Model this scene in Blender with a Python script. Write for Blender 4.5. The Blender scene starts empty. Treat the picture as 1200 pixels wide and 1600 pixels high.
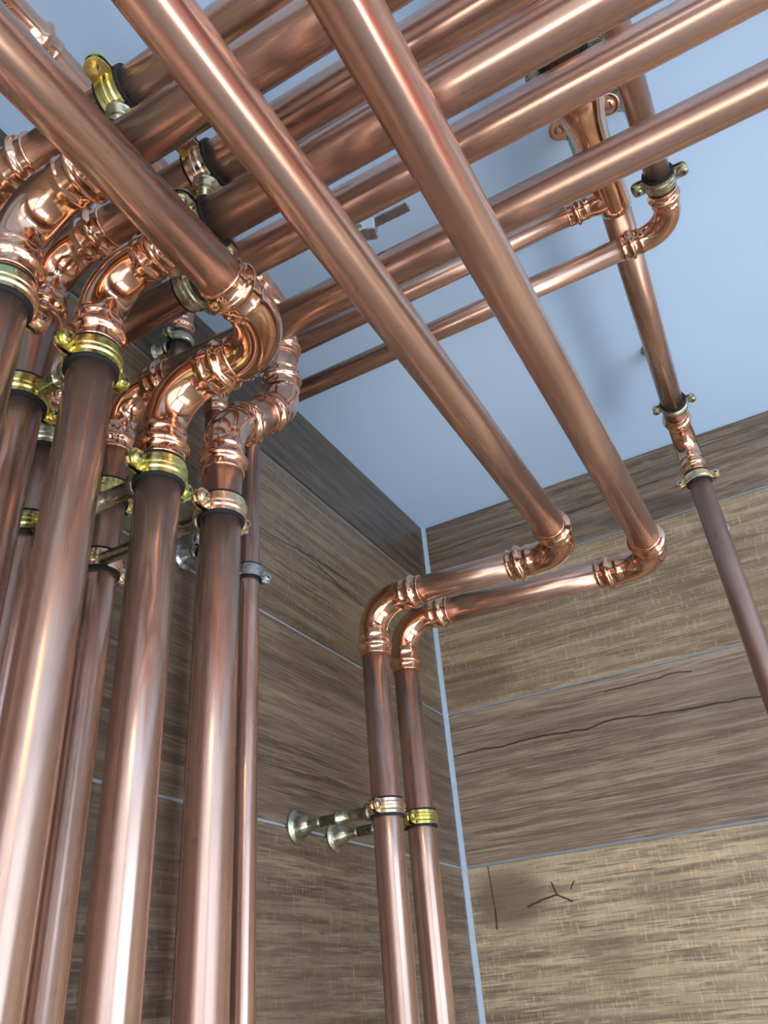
import bpy, bmesh, math, random
from mathutils import Vector, Matrix

random.seed(7)
sc = bpy.context.scene
COL = sc.collection

# ------------------------------------------------------------------ units
# "u" = calibrated units (ceiling corner at 0,0,0 ; x along right wall, -y along
# left wall towards the viewer, z up).  S turns them into metres.
S = 1.372
HT = 1.75                      # ceiling height in u


def W(p):
    return Vector((p[0] * S, p[1] * S, (p[2] + HT) * S))


# ------------------------------------------------------------------ camera
cam_d = bpy.data.cameras.new('camera')
cam = bpy.data.objects.new('camera', cam_d)
COL.objects.link(cam)
_r0 = Vector((0.87351065, 0.48077015, -0.07641472))
_r1 = Vector((-0.31539013, 0.43933982, -0.84113589))
_r2 = Vector((-0.370821, 0.75884161, 0.53539817))
M = Matrix((( _r0.x, -_r1.x, -_r2.x), (_r0.y, -_r1.y, -_r2.y), (_r0.z, -_r1.z, -_r2.z))).to_4x4()
M.translation = W((0.42640299, -1.00711693, -0.65283476))
cam.matrix_world = M
cam_d.sensor_fit = 'VERTICAL'
cam_d.sensor_height = 36.0
cam_d.lens = 1234.08 / 1600 * 36.0
cam_d.clip_start = 0.01
sc.camera = cam

# ------------------------------------------------------------------ light
world = bpy.data.worlds.new('world')
sc.world = world
world.use_nodes = True
wb = world.node_tree.nodes['Background']
wb.inputs[0].default_value = (0.62, 0.80, 1.0, 1)
wb.inputs[1].default_value = 0.8

RX, RY = 2.3, -2.5              # room extents in u
WX0, WX1, WZ0, WZ1 = 0.56, 2.20, -1.55, -0.08   # window opening in the rear wall


def area(name, loc, rot, sx, sy, power, col):
    l = bpy.data.lights.new(name, 'AREA')
    l.shape = 'RECTANGLE'
    l.size, l.size_y = sx, sy
    l.energy = power
    l.color = col
    o = bpy.data.objects.new(name, l)
    COL.objects.link(o)
    o.location = loc
    o.rotation_euler = rot
    return o


area('window_daylight', W(((WX0 + WX1) / 2, RY - 0.06, (WZ0 + WZ1) / 2)), (math.radians(90), 0, 0),
     (WX1 - WX0) * S, (WZ1 - WZ0) * S, 12, (0.68, 0.84, 1.0))
# second window in the side wall to the right
SY0, SY1, SZ0, SZ1 = -2.35, -0.45, -1.55, -0.08
area('side_window_daylight', W((RX + 0.06, (SY0 + SY1) / 2, (SZ0 + SZ1) / 2)), (math.radians(90), 0, math.radians(90)),
     (SY1 - SY0) * S, (SZ1 - SZ0) * S, 24, (0.60, 0.80, 1.0))

sun = bpy.data.lights.new('sun', 'SUN')  # added sun: its patch on the unseen floor brightens the ceiling
sun.energy = 29
sun.angle = math.radians(0.6)
sun.color = (0.93, 0.96, 1.0)
fill_sun_o = bpy.data.objects.new('sun', sun)  # added sun, brightens the ceiling by floor bounce
COL.objects.link(fill_sun_o)
fill_sun_o.rotation_euler = Vector((-0.47, 0.43, -0.77)).to_track_quat('-Z', 'Y').to_euler()

lamp = bpy.data.lights.new('ceiling_lamp', 'AREA')
lamp.shape = 'DISK'
lamp.size = 0.13
lamp.energy = 7
lamp.color = (1.0, 0.74, 0.34)
lamp_o = bpy.data.objects.new('ceiling_lamp', lamp)
COL.objects.link(lamp_o)
lamp_o.location = W((1.05, -1.85, -0.02))

vs = sc.view_settings
vs.view_transform = 'Standard'
vs.look = 'None'
vs.exposure = 0.80
vs.gamma = 1.0
vs.use_curve_mapping = False


# ------------------------------------------------------------------ helpers
def new_mesh(name, verts, faces, smooth=True, mats=(), midx=None):
    me = bpy.data.meshes.new(name)
    me.from_pydata([tuple(v) for v in verts], [], faces)
    me.polygons.foreach_set('use_smooth', [smooth] * len(me.polygons))
    for m in mats:
        me.materials.append(m)
    if midx:
        me.polygons.foreach_set('material_index', midx)
    me.update()
    return me


def link(name, me, mat4, parent=None):
    o = bpy.data.objects.new(name, me)
    COL.objects.link(o)
    if parent is not None:
        o.parent = parent
        o.matrix_basis = wm(parent).inverted() @ mat4
    else:
        o.matrix_basis = mat4
    o['_w'] = [x for row in mat4 for x in row]
    return o


def wm(o):
    v = o['_w']
    return Matrix((v[0:4], v[4:8], v[8:12], v[12:16]))


def thing(name, loc, label, cat, group=None):
    o = bpy.data.objects.new(name, None)
    o.empty_display_size = 0.03
    COL.objects.link(o)
    m = Matrix.Translation(loc)
    o.matrix_basis = m
    o['_w'] = [x for row in m for x in row]
    o['label'] = label
    o['category'] = cat
    if group:
        o['group'] = group
    return o


def frame(o, zdir, xdir=None):
    z = Vector(zdir).normalized()
    if xdir is None:
        xdir = Vector((1, 0, 0)) if abs(z.x) < 0.8 else Vector((0, 1, 0))
    x = Vector(xdir)
    x = (x - z * x.dot(z)).normalized()
    y = z.cross(x)
    m = Matrix(((x.x, y.x, z.x), (x.y, y.y, z.y), (x.z, y.z, z.z))).to_4x4()
    m.translation = o
    return m


def lathe_data(prof, seg=36):
    """prof: list of (z, r, hexapothem or None)"""
    vs_, fs = [], []
    for z, r, hx in prof:
        for i in range(seg):
            a = 2 * math.pi * i / seg
            rr = r
            if hx:
                t = (a % (math.pi / 3)) - math.pi / 6
                rr = min(r, hx / math.cos(t))
            vs_.append((rr * math.cos(a), rr * math.sin(a), z))
    n = len(prof)
    for k in range(n - 1):
        for i in range(seg):
            j = (i + 1) % seg
            fs.append((k * seg + i, k * seg + j, (k + 1) * seg + j, (k + 1) * seg + i))
    return vs_, fs


def lathe(name, prof, mat, seg=36, cap0=False, cap1=False, smooth=True):
    prof = [(p[0], p[1], p[2] if len(p) > 2 else None) for p in prof]
    v, f = lathe_data(prof, seg)
    if cap0:
        f.append(tuple(reversed(range(seg))))
    if cap1:
        n = len(prof) - 1
        f.append(tuple(n * seg + i for i in range(seg)))
    return new_mesh(name, v, f, smooth, [mat])


def box_data(x0, x1, y0, y1, z0, z1):
    v = [(x0, y0, z0), (x1, y0, z0), (x1, y1, z0), (x0, y1, z0), (x0, y0, z1), (x1, y0, z1), (x1, y1, z1), (x0, y1, z1)]
    f = [(0, 3, 2, 1), (4, 5, 6, 7), (0, 1, 5, 4), (1, 2, 6, 5), (2, 3, 7, 6), (3, 0, 4, 7)]
    return v, f


def bevel_box(name, x0, x1, y0, y1, z0, z1, b, mat, seg=1):
    v, f = box_data(x0, x1, y0, y1, z0, z1)
    me = new_mesh(name, v, f, False, [mat])
    if b > 0:
        bm = bmesh.new()
        bm.from_mesh(me)
        bmesh.ops.bevel(bm, geom=bm.edges[:], offset=b, segments=seg, profile=0.5, affect='EDGES')
        bm.to_mesh(me)
        bm.free()
    return me


# ------------------------------------------------------------------ materials
class NT:
    def __init__(self, name):
        self.m = bpy.data.materials.new(name)
        self.m.use_nodes = True
        self.t = self.m.node_tree
        self.t.nodes.clear()
        self.out = self.t.nodes.new('ShaderNodeOutputMaterial')
        self.bsdf = self.t.nodes.new('ShaderNodeBsdfPrincipled')
        self.t.links.new(self.bsdf.outputs[0], self.out.inputs[0])

    def n(self, typ, **kw):
        nd = self.t.nodes.new(typ)
        for k, v in kw.items():
            setattr(nd, k, v)
        return nd

    def set(self, sock, v):
        if isinstance(v, (int, float, tuple, list)):
            sock.default_value = v
        else:
            self.t.links.new(v, sock)

    def math(self, op, a, b=0.0, c=0.0, clamp=False):
        nd = self.n('ShaderNodeMath', operation=op, use_clamp=clamp)
        self.set(nd.inputs[0], a)
        self.set(nd.inputs[1], b)
        self.set(nd.inputs[2], c)
        return nd.outputs[0]

    def ss(self, v, lo, hi, a=0.0, b=1.0):
        nd = self.n('ShaderNodeMapRange', interpolation_type='SMOOTHSTEP')
        self.set(nd.inputs[0], v)
        nd.inputs[1].default_value, nd.inputs[2].default_value = lo, hi
        nd.inputs[3].default_value, nd.inputs[4].default_value = a, b
        return nd.outputs[0]

    def mix(self, fac, a, b, blend='MIX'):
        nd = self.n('ShaderNodeMix', data_type='RGBA', blend_type=blend)
        self.set(nd.inputs[0], fac)
        self.set(nd.inputs[6], a if not isinstance(a, tuple) else (*a, 1))
        self.set(nd.inputs[7], b if not isinstance(b, tuple) else (*b, 1))
        return nd.outputs[2]

    def noise(self, vec, scale=5.0, detail=4.0, rough=0.55, dist=0.0):
        nd = self.n('ShaderNodeTexNoise')
        self.set(nd.inputs['Vector'], vec)
        nd.inputs['Scale'].default_value = scale
        nd.inputs['Detail'].default_value = detail
        nd.inputs['Roughness'].default_value = rough
        nd.inputs['Distortion'].default_value = dist
        return nd.outputs[0]

    def coords(self, scale=(1, 1, 1), rnd=True):
        tc = self.n('ShaderNodeTexCoord')
        mp = self.n('ShaderNodeMapping')
        self.t.links.new(tc.outputs['Object'], mp.inputs[0])
        mp.inputs['Scale'].default_value = scale
        v = mp.outputs[0]
        if rnd:
            oi = self.n('ShaderNodeObjectInfo')
            ml = self.n('ShaderNodeVectorMath', operation='MULTIPLY')
            cb = self.n('ShaderNodeCombineXYZ')
            for i in range(3):
                self.t.links.new(oi.outputs['Random'], cb.inputs[i])
            self.t.links.new(cb.outputs[0], ml.inputs[0])
            ml.inputs[1].default_value = (37.0, 53.0, 71.0)
            ad = self.n('ShaderNodeVectorMath', operation='ADD')
            self.t.links.new(v, ad.inputs[0])
            self.t.links.new(ml.outputs[0], ad.inputs[1])
            v = ad.outputs[0]
        return v

    def bump(self, h, strength=0.2, dist=0.002):
        b = self.n('ShaderNodeBump')
        b.inputs['Strength'].default_value = strength
        b.inputs['Distance'].default_value = dist
        self.set(b.inputs['Height'], h)
        self.t.links.new(b.outputs[0], self.bsdf.inputs['Normal'])

    def p(self, **kw):
        names = dict(col='Base Color', metal='Metallic', rough='Roughness', spec='Specular IOR Level', coat='Coat Weight',
                     coatr='Coat Roughness', aniso='Anisotropic', trans='Transmission Weight')
        for k, v in kw.items():
            if k == 'col' and isinstance(v, tuple):
                v = (*v, 1)
            self.set(self.bsdf.inputs[names[k]], v)
        return self.m


def copper_pipe(name, light, dark, rlo, rhi, red=None):
    t = NT(name)
    st = t.coords((55, 55, 1.6))            # drawn streaks along the tube
    bl = t.coords((9, 9, 5))
    fine = t.coords((260, 260, 9))
    s1 = t.noise(st, 1.0, 3, 0.6)
    s2 = t.noise(bl, 1.0, 4, 0.6, 0.4)
    s3 = t.noise(fine, 1.0, 2, 0.5)
    f = t.ss(t.math('ADD', t.math('MULTIPLY', s1, 0.6), t.math('MULTIPLY', s2, 0.55)), 0.42, 0.72)
    c = t.mix(f, light, dark)
    # tiny dents and tarnish specks
    sp = t.noise(t.coords((70, 70, 40)), 1.0, 2, 0.5)
    c = t.mix(t.ss(sp, 0.72, 0.8, 0.0, 0.45), c, tuple(x * 0.55 for x in dark))
    if red:  # reflection of something red, painted into the base colour along the tube
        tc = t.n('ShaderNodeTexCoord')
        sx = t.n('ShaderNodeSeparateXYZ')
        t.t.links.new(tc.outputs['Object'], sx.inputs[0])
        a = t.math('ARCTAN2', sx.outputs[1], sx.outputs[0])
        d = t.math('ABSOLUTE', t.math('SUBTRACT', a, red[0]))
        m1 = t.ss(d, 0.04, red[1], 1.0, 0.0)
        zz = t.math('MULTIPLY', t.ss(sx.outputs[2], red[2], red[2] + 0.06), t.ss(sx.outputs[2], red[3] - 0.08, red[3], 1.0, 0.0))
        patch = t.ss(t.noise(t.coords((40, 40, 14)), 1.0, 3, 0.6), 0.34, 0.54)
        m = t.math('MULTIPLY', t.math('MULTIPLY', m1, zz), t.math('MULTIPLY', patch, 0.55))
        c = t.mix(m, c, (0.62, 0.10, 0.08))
    r = t.math('ADD', t.ss(s1, 0.3, 0.75, rlo, rhi), t.math('MULTIPLY', t.math('SUBTRACT', s3, 0.5), 0.14))
    t.bump(s3, 0.03, 0.0006)
    return t.p(col=c, metal=0.88, rough=r)


M_PIPE = copper_pipe('copper_pipe', (0.70, 0.45, 0.35), (0.49, 0.30, 0.23), 0.20, 0.36)
M_PIPER = copper_pipe('copper_pipe_painted_red_reflection', (0.70, 0.45, 0.35), (0.49, 0.30, 0.23), 0.20, 0.36, red=(0.70, 0.26, 1.75, 2.36))
M_PIPER2 = copper_pipe('copper_pipe_painted_red_reflection_2', (0.70, 0.45, 0.35), (0.49, 0.30, 0.23), 0.20, 0.36, red=(0.92, 0.26, 1.75, 2.40))
M_TARN = copper_pipe('tarnished_copper_pipe', (0.54, 0.35, 0.28), (0.36, 0.23, 0.18), 0.34, 0.50)


def fitting_mat():
    t = NT('polished_copper_fitting')
    s = t.noise(t.coords((60, 60, 60)), 1.0, 3, 0.55)
    b = t.noise(t.coords((14, 14, 14)), 1.0, 3, 0.55)
    c = t.mix(t.ss(b, 0.35, 0.7), (0.84, 0.51, 0.355), (0.66, 0.36, 0.225))
    t.bump(b, 0.10, 0.004)
    return t.p(col=c, metal=1.0, rough=t.ss(s, 0.3, 0.75, 0.07, 0.20))


M_FIT = fitting_mat()


def zinc_mat(name, stops, rough=(0.16, 0.32), sc_=45):
    t = NT(name)
    s = t.noise(t.coords((sc_, sc_, sc_)), 1.0, 2, 0.5, 0.6)
    cr = t.n('ShaderNodeValToRGB')
    e = cr.color_ramp.elements
    while len(e) < len(stops):
        e.new(0.5)
    for i, (pos, col) in enumerate(stops):
        e[i].position = pos
        e[i].color = (*col, 1)
    t.t.links.new(s, cr.inputs[0])
    r = t.noise(t.coords((120, 120, 120)), 1.0, 2)
    return t.p(col=cr.outputs[0], metal=1.0, rough=t.ss(r, 0.3, 0.7, *rough))


M_ZINC = zinc_mat('yellow_zinc', [(0.30, (0.70, 0.56, 0.16)), (0.44, (0.76, 0.70, 0.30)), (0.53, (0.44, 0.54, 0.20)),
                                  (0.62, (0.78, 0.52, 0.40)), (0.74, (0.58, 0.54, 0.20))], sc_=14)
M_ZPINK = zinc_mat('pink_zinc', [(0.28, (0.80, 0.58, 0.36)), (0.5, (0.82, 0.62, 0.52)), (0.64, (0.80, 0.68, 0.34)), (0.78, (0.70, 0.48, 0.46))], sc_=16)
M_STEEL = zinc_mat('galvanised_steel', [(0.3, (0.58, 0.61, 0.62)), (0.7, (0.52, 0.55, 0.56))], (0.22, 0.38))
M_ZOLD = zinc_mat('bronze_zinc', [(0.3, (0.55, 0.52, 0.38)), (0.5, (0.46, 0.46, 0.34)), (0.7, (0.58, 0.50, 0.40))], (0.2, 0.36))


def plain(name, col, rough=0.6, metal=0.0):
    t = NT(name)
    s = t.noise(t.coords((80, 80, 80)), 1.0, 3)
    c = t.mix(s, tuple(x * 0.88 for x in col), tuple(min(1, x * 1.1) for x in col))
    return t.p(col=c, rough=rough, metal=metal)


M_RUBBER = plain('black_rubber', (0.010, 0.010, 0.011), 0.8)
M_DARK = plain('screw_recess_shade', (0.02, 0.02, 0.02), 0.6)
M_RED = plain('red_plastic', (0.60, 0.02, 0.02), 0.4)
M_GROUT = plain('pale_grout', (0.36, 0.40, 0.45), 0.8)
M_SIL = plain('white_sealant', (0.42, 0.49, 0.57), 0.5)
M_WALL = plain('white_plaster', (0.40, 0.36, 0.32), 0.85)
M_FLOOR = plain('grey_floor', (0.46, 0.42, 0.37), 0.6)
M_FRAME = plain('white_window_frame', (0.75, 0.75, 0.75), 0.4)


def ceiling_mat():
    t = NT('painted_ceiling')
    v = t.coords((1, 1, 1), False)
    n1 = t.noise(v, 240, 4, 0.6)
    n2 = t.noise(v, 3, 3, 0.5)
    c = t.mix(n2, (0.50, 0.70, 0.98), (0.53, 0.72, 0.99))
    t.bump(n1, 0.12, 0.0015)
    return t.p(col=c, rough=0.75)


def wood(name, light, mid, dark, cross=0.4, grain=1.0, cracks=(), patches=()):
    """oak-look porcelain plank; local x = length, y = height (both metres/S = u)"""
    t = NT(name)
    g0 = t.coords((1.3, 11, 1))
    warp = t.noise(g0, 1.0, 3, 0.5)
    g1 = t.coords((6, 150 * grain, 1))
    fine = t.noise(g1, 1.0, 6, 0.68, 0.6)
    g2 = t.coords((14, 330, 1))
    vf = t.noise(g2, 1.0, 4, 0.65, 0.3)
    xs = t.noise(t.coords((330, 60, 1)), 1.0, 4, 0.6, 0.2)      # saw marks across
    pore = t.noise(t.coords((13, 380 * grain, 1)), 1.0, 3, 0.6, 0.25)
    pale = t.noise(t.coords((11, 320 * grain, 1)), 1.0, 3, 0.6, 0.25)
    big = t.noise(t.coords((3.2, 6, 1)), 1.0, 3, 0.5, 0.4)
    # cathedral figure
    wv = t.n('ShaderNodeTexWave', wave_type='BANDS', bands_direction='Y')
    t.t.links.new(t.coords((0.9, 7, 1)), wv.inputs['Vector'])
    wv.inputs['Scale'].default_value = 1.6
    wv.inputs['Distortion'].default_value = 7.0
    wv.inputs['Detail'].default_value = 3.0
    wv.inputs['Detail Scale'].default_value = 0.8
    f = t.math('ADD', t.math('MULTIPLY', fine, 0.62), t.math('MULTIPLY', vf, 0.38))
    f = t.math('ADD', f, t.math('MULTIPLY', t.math('SUBTRACT', warp, 0.5), 0.45))
    f = t.math('ADD', f, t.math('MULTIPLY', t.math('SUBTRACT', wv.outputs[1] if False else wv.outputs['Fac'], 0.5), 0.10))
    c = t.mix(t.ss(f, 0.30, 0.62), dark, mid)
    c = t.mix(t.ss(f, 0.48, 0.80), c, light)
    c = t.mix(t.ss(pale, 0.54, 0.66, 0.0, 0.45), c, tuple(x * 1.25 for x in light))
    c = t.mix(t.ss(pore, 0.53, 0.64, 0.0, 0.72), c, dark)
    c = t.mix(t.math('MULTIPLY', t.ss(xs, 0.54, 0.70), cross), c, tuple(x * 1.45 for x in light))
    c = t.mix(t.math('MULTIPLY', t.ss(xs, 0.5, 0.28), cross * 0.6), c, dark)
    c = t.mix(t.ss(big, 0.42, 0.70, 0.0, 0.55), c, t.mix(0.5, dark, mid))
    tc = t.n('ShaderNodeTexCoord')
    sx = t.n('ShaderNodeSeparateXYZ')
    t.t.links.new(tc.outputs['Object'], sx.inputs[0])
    jit = t.math('MULTIPLY', t.math('SUBTRACT', t.noise(t.coords((13, 13, 1), False), 1.0, 3, 0.5), 0.5), 0.016)
    X, Y = sx.outputs[0], t.math('ADD', sx.outputs[1], jit)
    for (cx, cy, rx, ry, k) in patches:
        d = t.math('ADD', t.math('POWER', t.math('DIVIDE', t.math('SUBTRACT', X, cx * S), rx * S), 2.0),
                   t.math('POWER', t.math('DIVIDE', t.math('SUBTRACT', Y, cy * S), ry * S), 2.0))
        d = t.math('ADD', d, t.math('MULTIPLY', t.math('SUBTRACT', big, 0.5), 1.2))
        c = t.mix(t.ss(d, 0.3, 1.3, k, 0.0), c, tuple(x * 0.8 for x in dark))
    for (ax, ay, bx, by, wdt) in cracks:
        ax, ay, bx, by, w_ = ax * S, ay * S, bx * S, by * S, wdt * S
        dx, dy = bx - ax, by - ay
        L2 = dx * dx + dy * dy
        h = t.math('DIVIDE', t.math('ADD', t.math('MULTIPLY', t.math('SUBTRACT', X, ax), dx),
                                    t.math('MULTIPLY', t.math('SUBTRACT', Y, ay), dy)), L2, clamp=True)
        ex = t.math('SUBTRACT', t.math('SUBTRACT', X, ax), t.math('MULTIPLY', h, dx))
        ey = t.math('SUBTRACT', t.math('SUBTRACT', Y, ay), t.math('MULTIPLY', h, dy))
        d = t.math('SQRT', t.math('ADD', t.math('MULTIPLY', ex, ex), t.math('MULTIPLY', ey, ey)))
        c = t.mix(t.ss(d, w_ * 0.6, w_ * 1.45, 0.92, 0.0), c, (0.035, 0.025, 0.02))
    t.bump(f, 0.10, 0.0012)
    return t.p(col=c, rough=t.ss(f, 0.3, 0.7, 0.40, 0.27), spec=0.5)


# ------------------------------------------------------------------ room shell
def struct(o, label, cat):
    o['kind'] = 'structure'
    o['label'] = label
    o['category'] = cat
    return o


I4 = Matrix.Identity(4)


def slab(name, a, b, mat, label, cat):
    A, B = W(a), W(b)
    x0, x1 = sorted((A.x, B.x)); y0, y1 = sorted((A.y, B.y)); z0, z1 = sorted((A.z, B.z))
    v, f = box_data(x0, x1, y0, y1, z0, z1)
    return struct(link(name, new_mesh(name, v, f, False, [mat]), I4), label, cat)


M_CEIL = ceiling_mat()
slab('ceiling', (-0.1, RY - 0.1, 0), (RX + 0.1, 0.1, 0.06), M_CEIL, 'smooth pale blue-white painted ceiling above the copper pipes', 'ceiling')
slab('floor', (-0.1, RY - 0.1, -HT - 0.06), (RX + 0.1, 0.1, -HT), M_FLOOR, 'grey floor of the plant room', 'floor')
T_ = 0.007                       # tile thickness
GR = 0.0022                      # grout recess
wl = slab('wall_left', (-0.1, RY, -HT), (-GR, 0.02, 0), M_GROUT, 'left wall clad in oak-look plank tiles behind the upright pipes', 'wall')
wr = slab('wall_right', (-GR, GR, -HT), (RX + 0.1, 0.1, 0), M_GROUT, 'right wall clad in oak-look plank tiles with pale grout', 'wall')
# rear wall and side wall with their window openings, each one mesh


def wall_open(name, lo, hi, axis, h0, h1, z0, z1, label):
    """wall as four boxes around one opening"""
    vs_, fs = [], []

    def add(a, b):
        A, B = W(a), W(b)
        v, f = box_data(min(A.x, B.x), max(A.x, B.x), min(A.y, B.y), max(A.y, B.y), min(A.z, B.z), max(A.z, B.z))
        k = len(vs_)
        vs_.extend(v)
        fs.extend([tuple(i + k for i in q) for q in f])
    if axis == 'x':
        (x0, y0), (x1, y1) = lo, hi
        add((x0, y0, -HT), (h0, y1, 0)); add((h1, y0, -HT), (x1, y1, 0))
        add((h0, y0, -HT), (h1, y1, z0)); add((h0, y0, z1), (h1, y1, 0))
    else:
        (x0, y0), (x1, y1) = lo, hi
        add((x0, y0, -HT), (x1, h0, 0)); add((x0, h1, -HT), (x1, y1, 0))
        add((x0, h0, -HT), (x1, h1, z0)); add((x0, h0, z1), (x1, h1, 0))
    struct(link(name, new_mesh(name, vs_, fs, False, [M_WALL]), I4), label, 'wall')


wall_open('wall_rear', (-0.1, RY - 0.1), (RX + 0.1, RY), 'x', WX0, WX1, WZ0, WZ1, 'white plaster wall with a window behind the viewer')
wall_open('wall_side', (RX, RY), (RX + 0.1, 0.0), 'y', SY0, SY1, SZ0, SZ1, 'white plaster wall with a window to the right of the viewer')


def window(name, a0, a1, z0, z1, axis, pos, label):
    o = None
    fr, t = 0.035, 0.03
    segs = [(a0, a0 + fr, z0, z1), (a1 - fr, a1, z0, z1), (a0 + fr, a1 - fr, z0, z0 + fr), (a0 + fr, a1 - fr, z1 - fr, z1),
            ((a0 + a1) / 2 - fr / 2, (a0 + a1) / 2 + fr / 2, z0 + fr, z1 - fr)]
    vs_, fs = [], []
    for (p, q, r, s) in segs:
        A, B = (W((p, pos, r)), W((q, pos - t, s))) if axis == 'x' else (W((pos, p, r)), W((pos + t, q, s)))
        v, f = box_data(min(A.x, B.x), max(A.x, B.x), min(A.y, B.y), max(A.y, B.y), min(A.z, B.z), max(A.z, B.z))
        k = len(vs_)
        vs_.extend(v)
        fs.extend([tuple(i + k for i in qd) for qd in f])
    struct(link(name, new_mesh(name, vs_, fs, False, [M_FRAME]), I4), label, 'window')


window('window_1', WX0, WX1, WZ0, WZ1, 'x', RY - 0.01, 'white framed window behind the viewer')
window('window_2', SY0, SY1, SZ0, SZ1, 'y', RX + 0.01, 'white framed window in the right side wall')

# plank tiles --------------------------------------------------------
JZ = [0.0, -0.110, -0.306, -0.504, -0.702, -0.900, -1.098, -1.296, -1.494, -1.692]
JW = 0.0030
OAK = [((0.380, 0.270, 0.180), (0.245, 0.170, 0.112), (0.095, 0.063, 0.041)),
       ((0.580, 0.415, 0.255), (0.410, 0.287, 0.172), (0.175, 0.118, 0.070)),
       ((0.550, 0.390, 0.268), (0.370, 0.257, 0.176), (0.138, 0.092, 0.063)),
       ((0.740, 0.560, 0.360), (0.560, 0.412, 0.260), (0.200, 0.138, 0.088))]


def mh(zc, k):                       # absolute z -> tile local y
    return zc - JZ[k + 1]


crB = {2: [(0.002, -0.366, 0.11, -0.3655, .0010), (0.11, -0.3655, 0.19, -0.368, .0011), (0.19, -0.368, 0.225, -0.3655, .0011),
           (0.225, -0.3655, 0.31, -0.370, .0011), (0.31, -0.370, 0.40, -0.373, .0010), (0.22, -0.327, 0.33, -0.326, .0008)],
       3: [(0.073, -0.558, 0.111, -0.550, .0011), (0.111, -0.550, 0.128, -0.561, .0011), (0.111, -0.550, 0.107, -0.537, .0010),
           (0.129, -0.546, 0.134, -0.540, .0009), (0.029, -0.509, 0.031, -0.558, .0007), (0.031, -0.558, 0.030, -0.578, .0011)],
       0: [(0.0, -0.052, 0.12, -0.050, .0009), (0.12, -0.05, 0.25, -0.058, .0010), (0.25, -0.058, 0.36, -0.052, .0009)]}
paB = {3: [(0.05, -0.545, 0.055, 0.035, 0.75), (0.235, -0.56, 0.04, 0.018, 0.28), (0.16, -0.62, 0.03, 0.03, 0.35)],
       1: [(0.05, -0.275, 0.06, 0.03, 0.5)], 0: [(0.34, -0.095, 0.08, 0.02, 0.6)]}
crA = {0: [], 1: [(0.25, -0.20, 0.45, -0.215, .0009), (0.10, -0.235, 0.36, -0.205, .0009)], 3: [(0.02, -0.60, 0.05, -0.602, .0008)]}


def lay(parent, side, n_rows, length):
    for k in range(n_rows):
        zt, zb = JZ[k] - (0.0006 if k == 0 else JW / 2), JZ[k + 1] + JW / 2
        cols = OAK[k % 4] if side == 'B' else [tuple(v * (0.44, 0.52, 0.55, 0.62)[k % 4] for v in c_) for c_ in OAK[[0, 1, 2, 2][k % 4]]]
        h = zt - zb
        cr = (crB if side == 'B' else crA).get(k, [])
        pa = (paB if side == 'B' else {}).get(k, [])
        cr = [(a, mh(b, k), c, mh(d, k), w) for a, b, c, d, w in cr]
        pa = [(a, mh(b, k), c, d, w) for a, b, c, d, w in pa]
        if side == 'A':
            cr = [(length - a, b, length - c, d, w) for a, b, c, d, w in cr]
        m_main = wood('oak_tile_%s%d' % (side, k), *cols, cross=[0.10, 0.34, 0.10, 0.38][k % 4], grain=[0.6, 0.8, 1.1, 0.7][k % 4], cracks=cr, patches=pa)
        me = bevel_box('plank', 0, length * S - 0.002, 0, h * S, -T_ * S, 0, 0.0011, m_main)
        for j in range(2):
            if side == 'B':
                m = Matrix(((1, 0, 0), (0, 0, -1), (0, 1, 0))).to_4x4()
                m.translation = W((0.0045 + j * length, 0, zb))
                if 0.0045 + j * length > RX - 0.1:
                    continue
            else:
                # local x -> +y world, local y -> z, local z -> +x
                m = Matrix(((0, 0, 1), (1, 0, 0), (0, 1, 0))).to_4x4()
                m.translation = W((0, -0.0045 - (j + 1) * length, zb))
            o = link('plank_tile', me, m, parent)


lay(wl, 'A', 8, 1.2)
lay(wr, 'B', 8, 1.1)

# corner sealant strip (concave fillet)
n, R_ = 8, 0.0052
vv, ff = [], []
for zz in (W((0, 0, -HT)).z, W((0, 0, 0)).z - 0.0005):
    pts = [(-0.001, 0.001)] + [(R_ - R_ * math.cos(math.pi / 2 * 0) * 0 - R_ * (1 - math.cos(a)) * 0.75, -R_ * (1 - math.cos(math.pi / 2 - a)) * 0.0 - R_ * math.sin(a)) for a in []]
    ring = [(-0.001, 0.001), (R_ * 1.0, 0.001), (R_ * 1.0, -0.0004), (R_ * 0.62, -R_ * 0.28), (R_ * 0.28, -R_ * 0.62), (0.0004, -R_), (-0.001, -R_)]
    vv += [(x * S, y * S, zz) for x, y in ring]
m_ = 7
ff = [tuple(range(m_)), tuple(reversed(range(m_, 2 * m_)))] + [(i, i + m_, (i + 1) % m_ + m_, (i + 1) % m_) for i in range(m_)]
me = new_mesh('trim', vv, ff, False, [M_SIL])
bm = bmesh.new(); bm.from_mesh(me); bmesh.ops.recalc_face_normals(bm, faces=bm.faces[:]); bm.to_mesh(me); bm.free()
struct(link('trim_1', me, I4), 'pale blue-white sealant line running down the tiled corner', 'trim')

# ------------------------------------------------------------------ pipe system
BEND = 1.2       # bend radius in diameters
SOCK = 0.95      # socket length in diameters
_mesh_cache = {}


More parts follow.
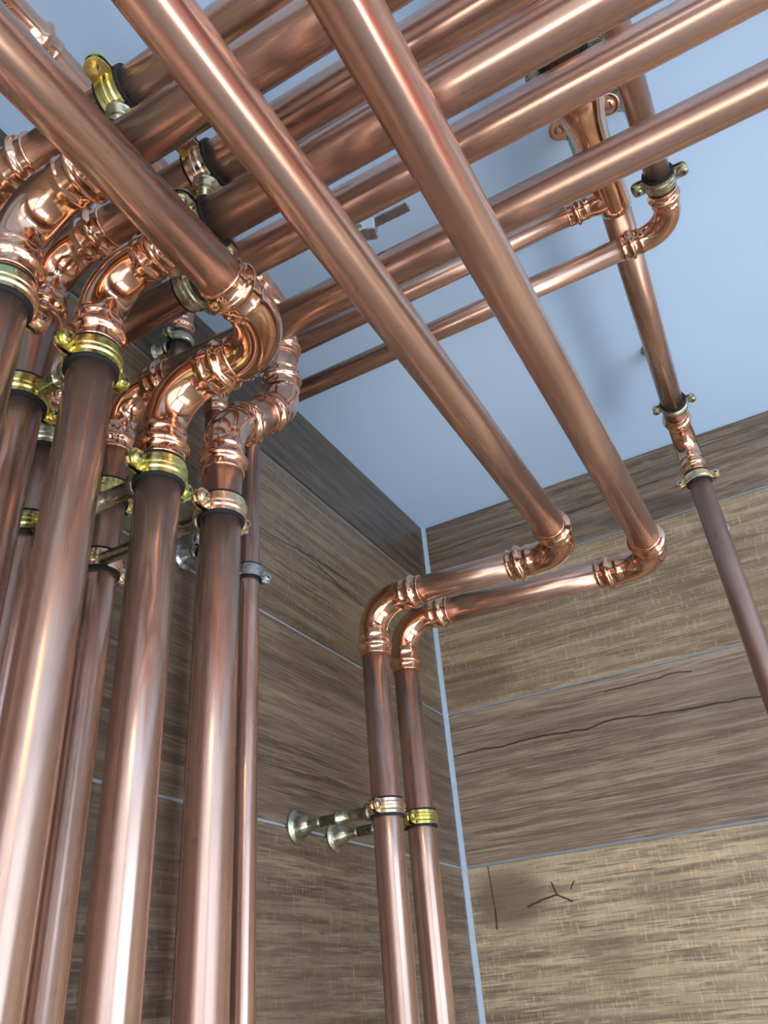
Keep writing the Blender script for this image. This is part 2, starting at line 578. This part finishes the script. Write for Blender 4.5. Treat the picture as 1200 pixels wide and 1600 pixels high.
def collar_mesh(d):
    key = ('collar', round(d, 5))
    if key not in _mesh_cache:
        R = d / 2 * S
        P = [(0.0, 0.99), (0.0, 1.09), (0.04, 1.125), (0.10, 1.125), (0.15, 1.09), (0.17, 1.10, 1.035), (0.46, 1.10, 1.035), (0.50, 1.10),
             (0.55, 1.13), (0.60, 1.21), (0.67, 1.275), (0.76, 1.30), (0.85, 1.275), (0.92, 1.21), (0.97, 1.13), (1.02, 1.10),
             (1.06, 1.105, 1.04), (1.42, 1.105, 1.04), (1.47, 1.12), (1.54, 1.135), (1.62, 1.115), (1.72, 1.08), (1.92, 1.065)]
        _mesh_cache[key] = lathe('press_collar', [(p[0] * R, p[1] * R, p[2] * R if len(p) > 2 else None) for p in P], M_FIT, 48)
    return _mesh_cache[key]


def pipe_part(parent, a, b, d, mat=M_PIPE, spin=0.0):
    A, B = W(a), W(b)
    L = (B - A).length
    R = d / 2 * S
    n = max(2, int(L / 0.25))
    prof = [(L * i / n, R) for i in range(n + 1)]
    me = lathe('pipe', prof, mat, 48, True, True)
    return link('pipe', me, frame(A, B - A) @ Matrix.Rotation(spin, 4, 'Z'), parent)


def elbow_part(parent, c, d0, d1, d, sock0=True, sock1=True, name='elbow'):
    """c corner point (u), d0 direction from corner back along incoming leg, d1 along outgoing leg"""
    d0, d1 = Vector(d0).normalized(), Vector(d1).normalized()
    R = d / 2 * S
    ang = math.pi - d0.angle(d1)           # turn angle
    br = BEND * d * S
    tl = br * math.tan(ang / 2)
    C_ = W(c)
    p0 = C_ + d0 * tl
    bis = (d0 + d1).normalized()
    cen = C_ + bis * (br / math.cos(ang / 2))
    nrm = d0.cross(d1).normalized()
    e0 = (p0 - cen).normalized()
    # tangential direction at p0 is -d0
    n, seg = 14, 48
    vs_, fs = [], []
    m0 = frame(p0, -d0, nrm)
    inv = m0.inverted()
    for k in range(n + 1):
        a = ang * k / n
        rot = Matrix.Rotation(a, 3, nrm)
        if (rot @ e0 - e0).dot(-d0) < -1e-9:
            rot = Matrix.Rotation(-a, 3, nrm)
        rad = rot @ e0
        pc = cen + rad * br
        rr = R * (1.065 + 0.035 * math.sin(math.pi * k / n))
        for i in range(seg):
            t = 2 * math.pi * i / seg
            vs_.append(inv @ (pc + rad * (rr * math.cos(t)) + nrm * (rr * math.sin(t))))
    for k in range(n):
        for i in range(seg):
            j = (i + 1) % seg
            fs.append((k * seg + i, k * seg + j, (k + 1) * seg + j, (k + 1) * seg + i))
    me = new_mesh('elbow', vs_, fs, True, [M_FIT])
    bm = bmesh.new(); bm.from_mesh(me); bmesh.ops.recalc_face_normals(bm, faces=bm.faces[:]); bm.to_mesh(me); bm.free()
    el = link(name, me, m0, parent)
    sl = SOCK * d * S
    for dd, s in ((d0, sock0), (d1, sock1)):
        if s:
            link('press_collar', collar_mesh(d), frame(C_ + dd * (tl + sl), -dd, nrm), el)
    return el


def leg(d, ang=90, sock=True):
    return d * (BEND * math.tan(math.radians(ang) / 2) + (SOCK if sock else 0))


def run(label, pts, d, mats=None, socks=None, name='copper_pipe_run', cat='pipe', base=None, spins=None):
    """pts: corner points; straight pipes between, elbows at inner corners"""
    P = [Vector(p) for p in pts]
    t = thing(name, W(base or P[-1]), label, cat, 'pressed copper pipe runs')
    n = len(P)
    socks = socks or {}
    start, end = [0.0] * n, [0.0] * n
    for i in range(1, n - 1):
        d0, d1 = (P[i - 1] - P[i]).normalized(), (P[i + 1] - P[i]).normalized()
        ang = 180 - math.degrees(d0.angle(d1))
        s0, s1 = socks.get(i, (True, True))
        elbow_part(t, P[i], d0, d1, d, s0, s1)
        end[i] = leg(d, ang, s0) - (0.7 * SOCK * d if s0 else 0)
        start[i] = leg(d, ang, s1) - (0.7 * SOCK * d if s1 else 0)
    for i in range(n - 1):
        a, b = P[i], P[i + 1]
        u = (b - a).normalized()
        A, B = a + u * start[i], b - u * end[i + 1]
        if (B - A).dot(u) > 0.004:
            pipe_part(t, A, B, d, (mats or {}).get(i, M_PIPE), (spins or {}).get(i, 0.0))
    return t


DB, DS = 0.0255, 0.0200
ZU, ZL, ZQ = -0.220, -0.272, -0.316
FAR, FARL, NEAR, BOT = 0.88, 0.98, -2.495, -1.745
XF_ = 0.149
run('front copper pipe at the left edge turning by an elbow into the ceiling bundle',
    [(FARL, -0.847, 0.01), (FARL, -0.847, ZL), (XF_, -0.847, ZL), (XF_, -0.847, BOT)], DB)
run('topmost horizontal copper pipe held by the yellow clamp under the ceiling',
    [(FAR, -0.847, 0.01), (FAR, -0.847, ZU), (0.094, -0.847, ZU), (0.094, -0.847, BOT)], DB)
run('thick upright copper pipe, second from the left in the front row, with elbow',
    [(FARL, -0.789, 0.01), (FARL, -0.789, ZL), (XF_, -0.789, ZL), (XF_, -0.789, BOT)], DB)
run('copper pipe right behind the leftmost upright, elbow partly hidden',
    [(FAR, -0.790, 0.01), (FAR, -0.790, ZU), (0.094, -0.790, ZU), (0.094, -0.790, BOT)], DB)
run('back copper pipe glimpsed in the narrow gap between the two left front pipes',
    [(FAR, -0.724, 0.01), (FAR, -0.724, ZU), (0.033, -0.724, ZU), (0.033, -0.724, BOT)], DB)
run('dark back-row copper pipe between the second and third front uprights, elbow at top',
    [(FAR, -0.665, 0.01), (FAR, -0.665, ZU), (0.033, -0.665, ZU), (0.033, -0.665, BOT)], DB)
run('copper pipe with a double bend joining the overhead diagonal to the third front upright',
    [(0.234, NEAR, ZQ), (0.234, -0.731, ZQ), (XF_, -0.731, ZQ), (XF_, -0.731, BOT)], DB, socks={1: (True, False)})
run('copper pipe with two slanted offset elbows, rightmost of the thick uprights',
    [(0.150, NEAR, -0.136), (0.150, -0.608, -0.136), (0.150, -0.608, -0.243), (0.150, -0.676, -0.311), (0.150, -0.676, BOT)], DB)
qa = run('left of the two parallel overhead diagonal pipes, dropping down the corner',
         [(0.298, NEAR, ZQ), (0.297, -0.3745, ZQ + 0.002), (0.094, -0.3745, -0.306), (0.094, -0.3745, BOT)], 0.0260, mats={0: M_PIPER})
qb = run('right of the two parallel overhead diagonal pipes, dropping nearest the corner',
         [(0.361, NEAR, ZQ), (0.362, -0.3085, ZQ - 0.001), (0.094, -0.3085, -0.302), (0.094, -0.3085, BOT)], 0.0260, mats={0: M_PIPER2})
run('slim copper pipe under the ceiling with an open elbow, lowest of the crosswise pipes',
    [(0.4675, NEAR, -0.117), (0.4675, -0.495, -0.117), (0.035, -0.497, -0.117), (0.035, -0.497, BOT)], 0.0197)
rs = run('short slim copper riser by the wall seen under the ceiling bundle', [(0.028, -0.600, -0.0005), (0.028, -0.600, BOT)], DS)
cpl = link('coupling', collar_mesh(DS), frame(W((0.028, -0.600, -0.088)), (0, 0, 1)), rs)
link('press_collar', collar_mesh(DS), frame(W((0.028, -0.600, -0.088 + 1.92 * DS)), (0, 0, -1)), cpl)

# run with the reducing tee: wide pipe -> tee -> slimmer pipe -> down the right wall
D2, DW = 0.0248, 0.0330
x2, z2, yt = 0.431, -0.0885, -0.530
y2 = -0.140
tr = thing('copper_pipe_run', W((0.417, y2, BOT)), 'copper pipe leaving a flared tee, crossing the ceiling and dropping down the right wall', 'pipe',
           'pressed copper pipe runs')
pipe_part(tr, (x2, NEAR, z2), (x2, yt - 0.105, z2), DW)
R2 = D2 / 2 * S
tee_prof = [(-0.112, 1.33), (-0.111, 1.44), (-0.106, 1.58), (-0.098, 1.60), (-0.089, 1.50), (-0.080, 1.34), (-0.070, 1.20), (-0.060, 1.12), (-0.045, 1.08),
            (-0.02, 1.08), (0.004, 1.09), (0.008, 1.13), (0.012, 1.13), (0.015, 1.08), (0.016, 1.0)]
tee = link('tee', lathe('tee', [(z * S, r * R2) for z, r in tee_prof], M_FIT, 48), frame(W((x2, yt, z2)), (0, 1, 0)), tr)
Rs = DS / 2 * S
br_ = [(0.004, 1.25), (0.014, 1.20), (0.019, 1.08)]
link('tee_branch', lathe('tee_branch', [(z * S, r * Rs) for z, r in br_], M_FIT, 40), frame(W((x2, yt, z2)), (-1, 0, 0)), tee)
link('press_collar', collar_mesh(DS), frame(W((x2 - 0.019 - SOCK * DS, yt, z2)), (1, 0, 0)), tee)
for sx in (-1, 1):
    ear_p = [(0, 0.0078), (0.0004, 0.0082), (0.0016, 0.0082), (0.0020, 0.0076), (0.0014, 0.0044), (0.0014, 0.0036), (0.0028, 0.0033), (0.0032, 0.0022)]
    link('mounting_ear', lathe('mounting_ear', [(a * S, b * S) for a, b in ear_p], M_FIT, 24, True, True),
         frame(W((x2 + sx * 0.0200, yt - 0.068, z2 + 0.016)), (0, -0.25, -1)), tee)
link('hanger_rod', lathe('hanger_rod', [(0, 0.004 * S), (0.085 * S, 0.004 * S)], M_ZOLD, 16), frame(W((x2 - 0.014, yt - 0.018, z2 + 0.002)), (0, 0, 1)), tee)
_P = [(0, 0.0145), (0.0012, 0.0145), (0.003, 0.0115), (0.008, 0.0095), (0.0145, 0.006), (0.020, 0.0045)]
link('ceiling_plate', lathe('ceiling_plate', [(a * S, b * S) for a, b in _P], M_ZOLD, 32, True), frame(W((x2 - 0.014, yt - 0.018, 0)), (0, 0, -1)), tee)
pipe_part(tr, (x2, yt + 0.012, z2), (0.417, y2 - leg(D2) + 0.6 * SOCK * D2, z2), D2)
elbow_part(tr, (0.417, y2, z2), (0, -1, 0), (0, 0, -1), D2)
pipe_part(tr, (0.417, y2, z2 - leg(D2) + 0.6 * SOCK * D2), (0.417, y2, BOT), D2, M_TARN)
# slim branch back to the left wall
bx, yb = 0.030, -0.546
pipe_part(tr, (x2 - 0.019 - 0.3 * SOCK * DS, yt, z2), (bx + leg(DS) - 0.6 * SOCK * DS, yb, -0.110), DS)
elbow_part(tr, (bx, yb, -0.110), (1, 0, 0), (0, 0, -1), DS)
pipe_part(tr, (bx, yb, -0.110 - leg(DS) + 0.6 * SOCK * DS), (bx, yb, BOT), DS)

# coupling on the ceiling pipe at upper left (part of the offset run)
for o in [x for x in COL.objects if x.get('label', '').startswith('copper pipe with two slanted')]:
    Rb = DB / 2 * S
    cp = [(-2.1, 0.99), (-2.1, 1.09), (-2.05, 1.125), (-1.95, 1.09), (-1.6, 1.08), (-1.5, 1.15), (-1.3, 1.32), (-1.15, 1.32), (-1.0, 1.13), (-0.5, 1.10),
          (0, 1.09), (0.5, 1.10), (1.0, 1.13), (1.15, 1.32), (1.3, 1.32), (1.5, 1.15), (1.6, 1.08), (1.95, 1.09), (2.05, 1.125), (2.1, 1.09), (2.1, 0.99)]
    link('coupling', lathe('coupling', [(a * Rb, b * Rb) for a, b in cp], M_FIT, 48), frame(W((0.150, -0.885, -0.136)), (0, 1, 0)), o)


# ------------------------------------------------------------------ clamps
def band_mesh(R, w, th, mat, half):
    """half ring (half=+1: +y side). local z = pipe axis, ears along +-x"""
    prof = [(-w / 2, R), (-w / 2, R + th), (-w * 0.30, R + th), (-w * 0.22, R + th * 1.9), (-w * 0.05, R + th * 1.9), (0, R + th * 1.2),
            (w * 0.05, R + th * 1.9), (w * 0.22, R + th * 1.9), (w * 0.30, R + th), (w / 2, R + th), (w / 2, R)]
    n, m = 24, len(prof)
    vs_, fs = [], []
    gap = 0.10
    for k in range(n + 1):
        a = gap + (math.pi - 2 * gap) * k / n
        for z, r in prof:
            vs_.append((r * math.cos(a), half * r * math.sin(a), z))
    for k in range(n):
        for i in range(m):
            j = (i + 1) % m
            fs.append((k * m + i, (k + 1) * m + i, (k + 1) * m + j, k * m + j))
    fs.append(tuple(range(m)))
    fs.append(tuple(n * m + i for i in reversed(range(m))))
    # ears
    el, et, ew = EAR * S, th * 1.1, w * 0.5
    for sx in (-1, 1):
        k0 = len(vs_)
        out = [(R * 0.985, -ew), (R + el * 0.55, -ew)]
        for q in range(1, 8):
            a = -math.pi / 2 + math.pi * q / 8
            out.append((R + el * 0.55 + ew * 0.9 * math.cos(a), ew * math.sin(a)))
        out += [(R + el * 0.55, ew), (R * 0.985, ew)]
        yb = half * 0.0012 * S
        for yy in (yb, yb + half * et):
            for x, z in out:
                vs_.append((sx * x, yy, z))
        c = len(out)
        fs.append(tuple(k0 + i for i in range(c)))
        fs.append(tuple(k0 + c + i for i in reversed(range(c))))
        for i in range(c):
            j = (i + 1) % c
            fs.append((k0 + i, k0 + j, k0 + c + j, k0 + c + i))
    me = new_mesh('band', vs_, fs, False, [mat])
    bm = bmesh.new(); bm.from_mesh(me); bmesh.ops.recalc_face_normals(bm, faces=bm.faces[:])
    for e in bm.edges:
        if len(e.link_faces) == 2 and e.calc_face_angle(0) < 0.35:
            pass
    bm.to_mesh(me); bm.free()
    me.polygons.foreach_set('use_smooth', [True] * len(me.polygons))
    try:
        me.set_sharp_from_angle(angle=math.radians(35))
    except Exception:
        pass
    return me


EAR = 0.0105


def screw_mesh(mat, flip):
    r = 0.0041 * S
    vs_, fs = lathe_data([(0, r * .98, None), (r * 0.35, r, None), (r * 0.6, r * 0.86, None), (r * 0.72, r * 0.55, None)], 20)
    mi = [0] * len(fs)
    fs.append(tuple(60 + i for i in range(20))); mi.append(0)
    # shank down to the other side
    v2, f2 = lathe_data([(-0.0075 * S, r * 0.5, None), (0, r * 0.5, None)], 12)
    k = len(vs_); vs_ += v2; fs += [tuple(i + k for i in q) for q in f2]; mi += [0] * len(f2)
    k = len(vs_); fs.append(tuple(k - 24 + i for i in reversed(range(12)))); mi.append(0)
    # nut
    v2, f2 = lathe_data([(-0.0050 * S, r * 0.3, None), (-0.0050 * S, r * 0.95, None), (-0.0026 * S, r * 0.95, None), (-0.0026 * S, r * 0.3, None)], 6)
    k = len(vs_); vs_ += v2; fs += [tuple(i + k for i in q) for q in f2]; mi += [0] * len(f2)
    for rot in (0, 1):  # cross slot: raised dark bars, shade of a recess put into colour
        a, b = (r * 0.48, r * 0.11) if not rot else (r * 0.11, r * 0.48)
        v2, f2 = box_data(-a, a, -b, b, r * 0.6, r * 0.735)
        k = len(vs_); vs_ += v2; fs += [tuple(i + k for i in q) for q in f2]; mi += [1] * len(f2)
    me = new_mesh('screw', vs_, fs, False, [mat, M_DARK], mi)
    return me


def rosette_mesh(mat, r=0.0155):
    P = [(0, r), (0.0012, r), (0.0022, r * 0.95), (0.0030, r * 0.80), (0.0048, r * 0.72), (0.0080, r * 0.66), (0.0115, r * 0.55), (0.0145, r * 0.42),
         (0.0165, r * 0.33), (0.022, r * 0.31), (0.028, r * 0.30), (0.0282, r * 0.22)]
    return lathe('wall_plate', [(a * S, b * S) for a, b in P], mat, 36, True, True)


def clamp(label, pos, axis, ear, d, mat=M_ZINC, rod=None, plate=False, front=None, plate_r=0.0155, w=0.0130, group='pipe clamps'):
    """ear: direction of the ears; rod: vector (u) from pipe centre to the support; screw heads face away from it"""
    P = W(pos)
    t = thing('pipe_clamp', P, label, 'clamp', group)
    back = Vector(rod) if rod is not None else -Vector(front)
    z, x = Vector(axis).normalized(), Vector(ear).normalized()
    m = frame(P, z, x)
    y = m.to_3x3().col[1]
    sgn = 1 if y.dot(back) > 0 else -1       # support is on sgn*y side
    R = d / 2 * S
    th = 0.0011 * S
    rub = 0.0014 * S
    ww = w * S
    rp = [(-ww * 0.64, R * 1.004), (-ww * 0.64, R + rub * 1.5), (-ww * 0.49, R + rub * 1.5), (-ww * 0.48, R + rub), (ww * 0.48, R + rub),
          (ww * 0.49, R + rub * 1.5), (ww * 0.64, R + rub * 1.5), (ww * 0.64, R * 1.004)]
    link('rubber_lining', lathe('rubber_lining', rp, M_RUBBER, 36), m, t)
    Rb = R + rub
    for h in (1, -1):
        link('band', band_mesh(Rb, ww, th, mat, h), m, t)
    for sx in (-1, 1):
        c = m @ Vector((sx * (Rb + EAR * S * 0.62), 0, 0))
        fdir = -sgn * y
        link('screw', screw_mesh(mat, 1), frame(c + fdir * (0.0012 + 0.0013) * S, fdir, z + x * 0.6), t)
    if rod is not None:
        rv = Vector(rod)
        L = rv.length * S - (0.001 if plate else 0.0)
        u = rv.normalized()
        r = 0.0051 * S
        a = Rb + th
        prof = [(a - 0.001, r * 1.55, r * 1.5), (a + 0.0035 * S, r * 1.55, r * 1.5), (a + 0.0036 * S, r * 1.0), (a + (L - a) * 0.42, r * 1.0), (a + (L - a) * 0.42, r * 1.12),
                (a + (L - a) * 0.46, r * 1.12), (a + (L - a) * 0.46, r * 0.92), (L, r * 0.92)]
        link('rod', lathe('rod', prof, M_STEEL if mat is M_STEEL else M_ZOLD, 24, True, True), frame(P, u), t)
        if plate:
            link('wall_plate', rosette_mesh(M_STEEL if mat is M_STEEL else M_ZOLD, plate_r), frame(P + u * (rv.length * S), -u), t)
    return t


Xp, Yp, Zp = (1, 0, 0), (0, 1, 0), (0, 0, 1)
DQ = 0.0260
clamp('yellow pipe clamp with screw under the elbow at the left edge', (XF_, -0.847, -0.338), Zp, Yp, DB, M_ZINC, rod=(-0.055 + 0.016, 0, 0))
clamp('yellow-green pipe clamp below the elbow of the second front upright', (XF_, -0.789, -0.336), Zp, Yp, DB, M_ZINC, rod=(-0.055 + 0.016, 0, 0))
clamp('yellow pipe clamp on the pipe behind the leftmost upright, tied by a rod', (0.094, -0.790, -0.336), Zp, Yp, DB, M_ZINC, rod=(-0.094, 0, 0), plate=True)
clamp('iridescent yellow pipe clamp under the double bend on the third upright', (XF_, -0.731, -0.380), Zp, Yp, DB, M_ZINC, rod=(-0.116 + 0.016, 0, 0))
clamp('lower small yellow clamp in the gap between the two left front pipes', (0.033, -0.724, -0.372), Zp, Yp, DB, M_ZINC, rod=(-0.033, 0, 0), plate=False)
clamp('upper small green clamp in the gap between the two left front pipes', (0.033, -0.724, -0.303), Zp, Yp, DB, M_ZOLD, rod=(-0.033, 0, 0), plate=False)
clamp('pinkish-gold pipe clamp with screw on the rightmost thick upright', (0.150, -0.676, -0.3765), Zp, Yp, DB, M_ZPINK, rod=(-0.117 + 0.016, 0.0, 0))
clamp('lower gold clamp on the dark back-row pipe beside a rod end', (0.033, -0.665, -0.372), Zp, Yp, DB, M_ZPINK, rod=(-0.033, 0, 0), plate=False)
clamp('upper gold clamp on the dark back-row pipe behind a slanting rod', (0.033, -0.665, -0.312), Zp, Yp, DB, M_ZINC, rod=(-0.033, 0, 0), plate=False)
clamp('pale clamp with butterfly screw on the short riser by the wall', (0.028, -0.600, -0.100), Zp, Yp, DS, M_ZOLD, rod=(-0.028, 0, 0), plate=True, plate_r=0.0105, w=0.010)
clamp('steel clamp with round wall plate half hidden beside the rightmost thick upright', (bx, yb, -0.300), Zp, Yp, DS, M_STEEL, rod=(-bx, 0, 0), plate=True, plate_r=0.0120, w=0.010)
clamp('grey steel clamp on the slim upright pipe beside the thick ones', (0.035, -0.497, -0.307), Zp, (0.4, 1, 0), DS, M_STEEL, rod=(-0.035, 0, 0), plate=False, w=0.011)
clamp('pink-gold clamp on a long wall rod, left of the corner pair', (0.094, -0.3745, -0.503), Zp, Yp, DQ, M_ZPINK, rod=(-0.094, 0, 0), plate=True, w=0.012)
clamp('green-gold clamp on a long wall rod, right of the corner pair', (0.094, -0.3085, -0.503), Zp, Yp, DQ, M_ZINC, rod=(-0.094, 0, 0), plate=True, w=0.012)
# ceiling bundle
clamp('bright yellow clamp with upturned ear on the topmost crosswise pipe', (0.213, -0.847, ZU), Xp, Yp, DB, M_ZINC, rod=(0, 0, -0.052 + 0.016))
clamp('dark clamp under the diagonal pipe with only its screw ear showing, upper left', (0.213, -0.847, ZL), Xp, Yp, DB, M_ZOLD, front=(0, 0, -1))
clamp('bronze clamp with steel rod between the two nearest diagonal pipes', (0.224, -0.790, ZU), Xp, Yp, DB, M_ZPINK, rod=(0, 0, -0.052 + 0.016))
clamp('bronze clamp half hidden under the leftmost diagonal pipe, ear at each side', (0.224, -0.789, ZL), Xp, Yp, DB, M_ZOLD, front=(0, 0, -1))
clamp('dark clamp with black rubber just above the double bend', (0.158, -0.724, ZU), Xp, Yp, DB, M_ZOLD, front=(0, 0, -1))
# ceiling-hung
clamp('bronze clamp with two screws between crosswise pipes at upper right', (x2, -0.656, z2), Yp, Xp, DW, M_ZOLD, rod=(0, 0, -z2), plate=True)
clamp('bronze clamp with two screws on the ceiling pipe above the open elbow', (0.4675, -0.547, -0.117), Yp, Xp, 0.0197, M_ZOLD, rod=(0, 0, 0.117), plate=True, plate_r=0.0135, w=0.011)
clamp('green-bronze clamp with two ears where the ceiling pipe nears the tiled wall', (0.4198, -0.214, z2), Yp, Xp, D2, M_ZOLD, rod=(0, 0, -z2), plate=True, w=0.010)
clamp('small clamp below the elbow on the tarnished pipe down the right wall', (0.417, y2, z2 - 0.062), Zp, Xp, D2, M_ZPINK, rod=(0, -y2, 0), plate=True, w=0.010)

# ------------------------------------------------------------------ small things above the bundle
hb = thing('steel_bracket', W((0.276, -0.676, -0.188)), 'small galvanised steel bracket peeking out between the two diagonal pipes', 'bracket')
link('strap', bevel_box('strap', 0, 0.032 * S, -0.004 * S, 0.004 * S, -0.0012 * S, 0.0012 * S, 0.0006, M_STEEL), frame(W((0.274, -0.680, -0.186)), (0, 0, 1), (1, 0.02, 0)), hb)
link('clip', bevel_box('clip', -0.007 * S, 0.007 * S, -0.006 * S, 0.008 * S, -0.005 * S, 0.005 * S, 0.0015, M_STEEL, 2), frame(W((0.273, -0.680, -0.188)), (0.2, -0.3, 1), (1, 0.3, 0)), hb)
link('bolt', lathe('bolt', [(0, 0.003 * S), (0.012 * S, 0.003 * S), (0.012 * S, 0.0045 * S, 0.0042 * S), (0.016 * S, 0.0045 * S, 0.0042 * S)], M_ZINC, 18, True, True), frame(W((0.270, -0.684, -0.190)), (-0.4, -0.6, -0.6)), hb)
rc = thing('red_cap', W((0.277, -0.727, -0.188)), 'tiny red plastic cap showing beside the left of the paired diagonal pipes', 'cap')
link('cap_body', lathe('cap_body', [(0, 0.0035 * S), (0.001 * S, 0.0042 * S), (0.010 * S, 0.0040 * S), (0.0115 * S, 0.003 * S)], M_RED, 20, True, True), frame(W((0.272, -0.757, -0.196)), (1, 0, 0)), rc)

for o in COL.objects:
    if '_w' in o:
        del o['_w']
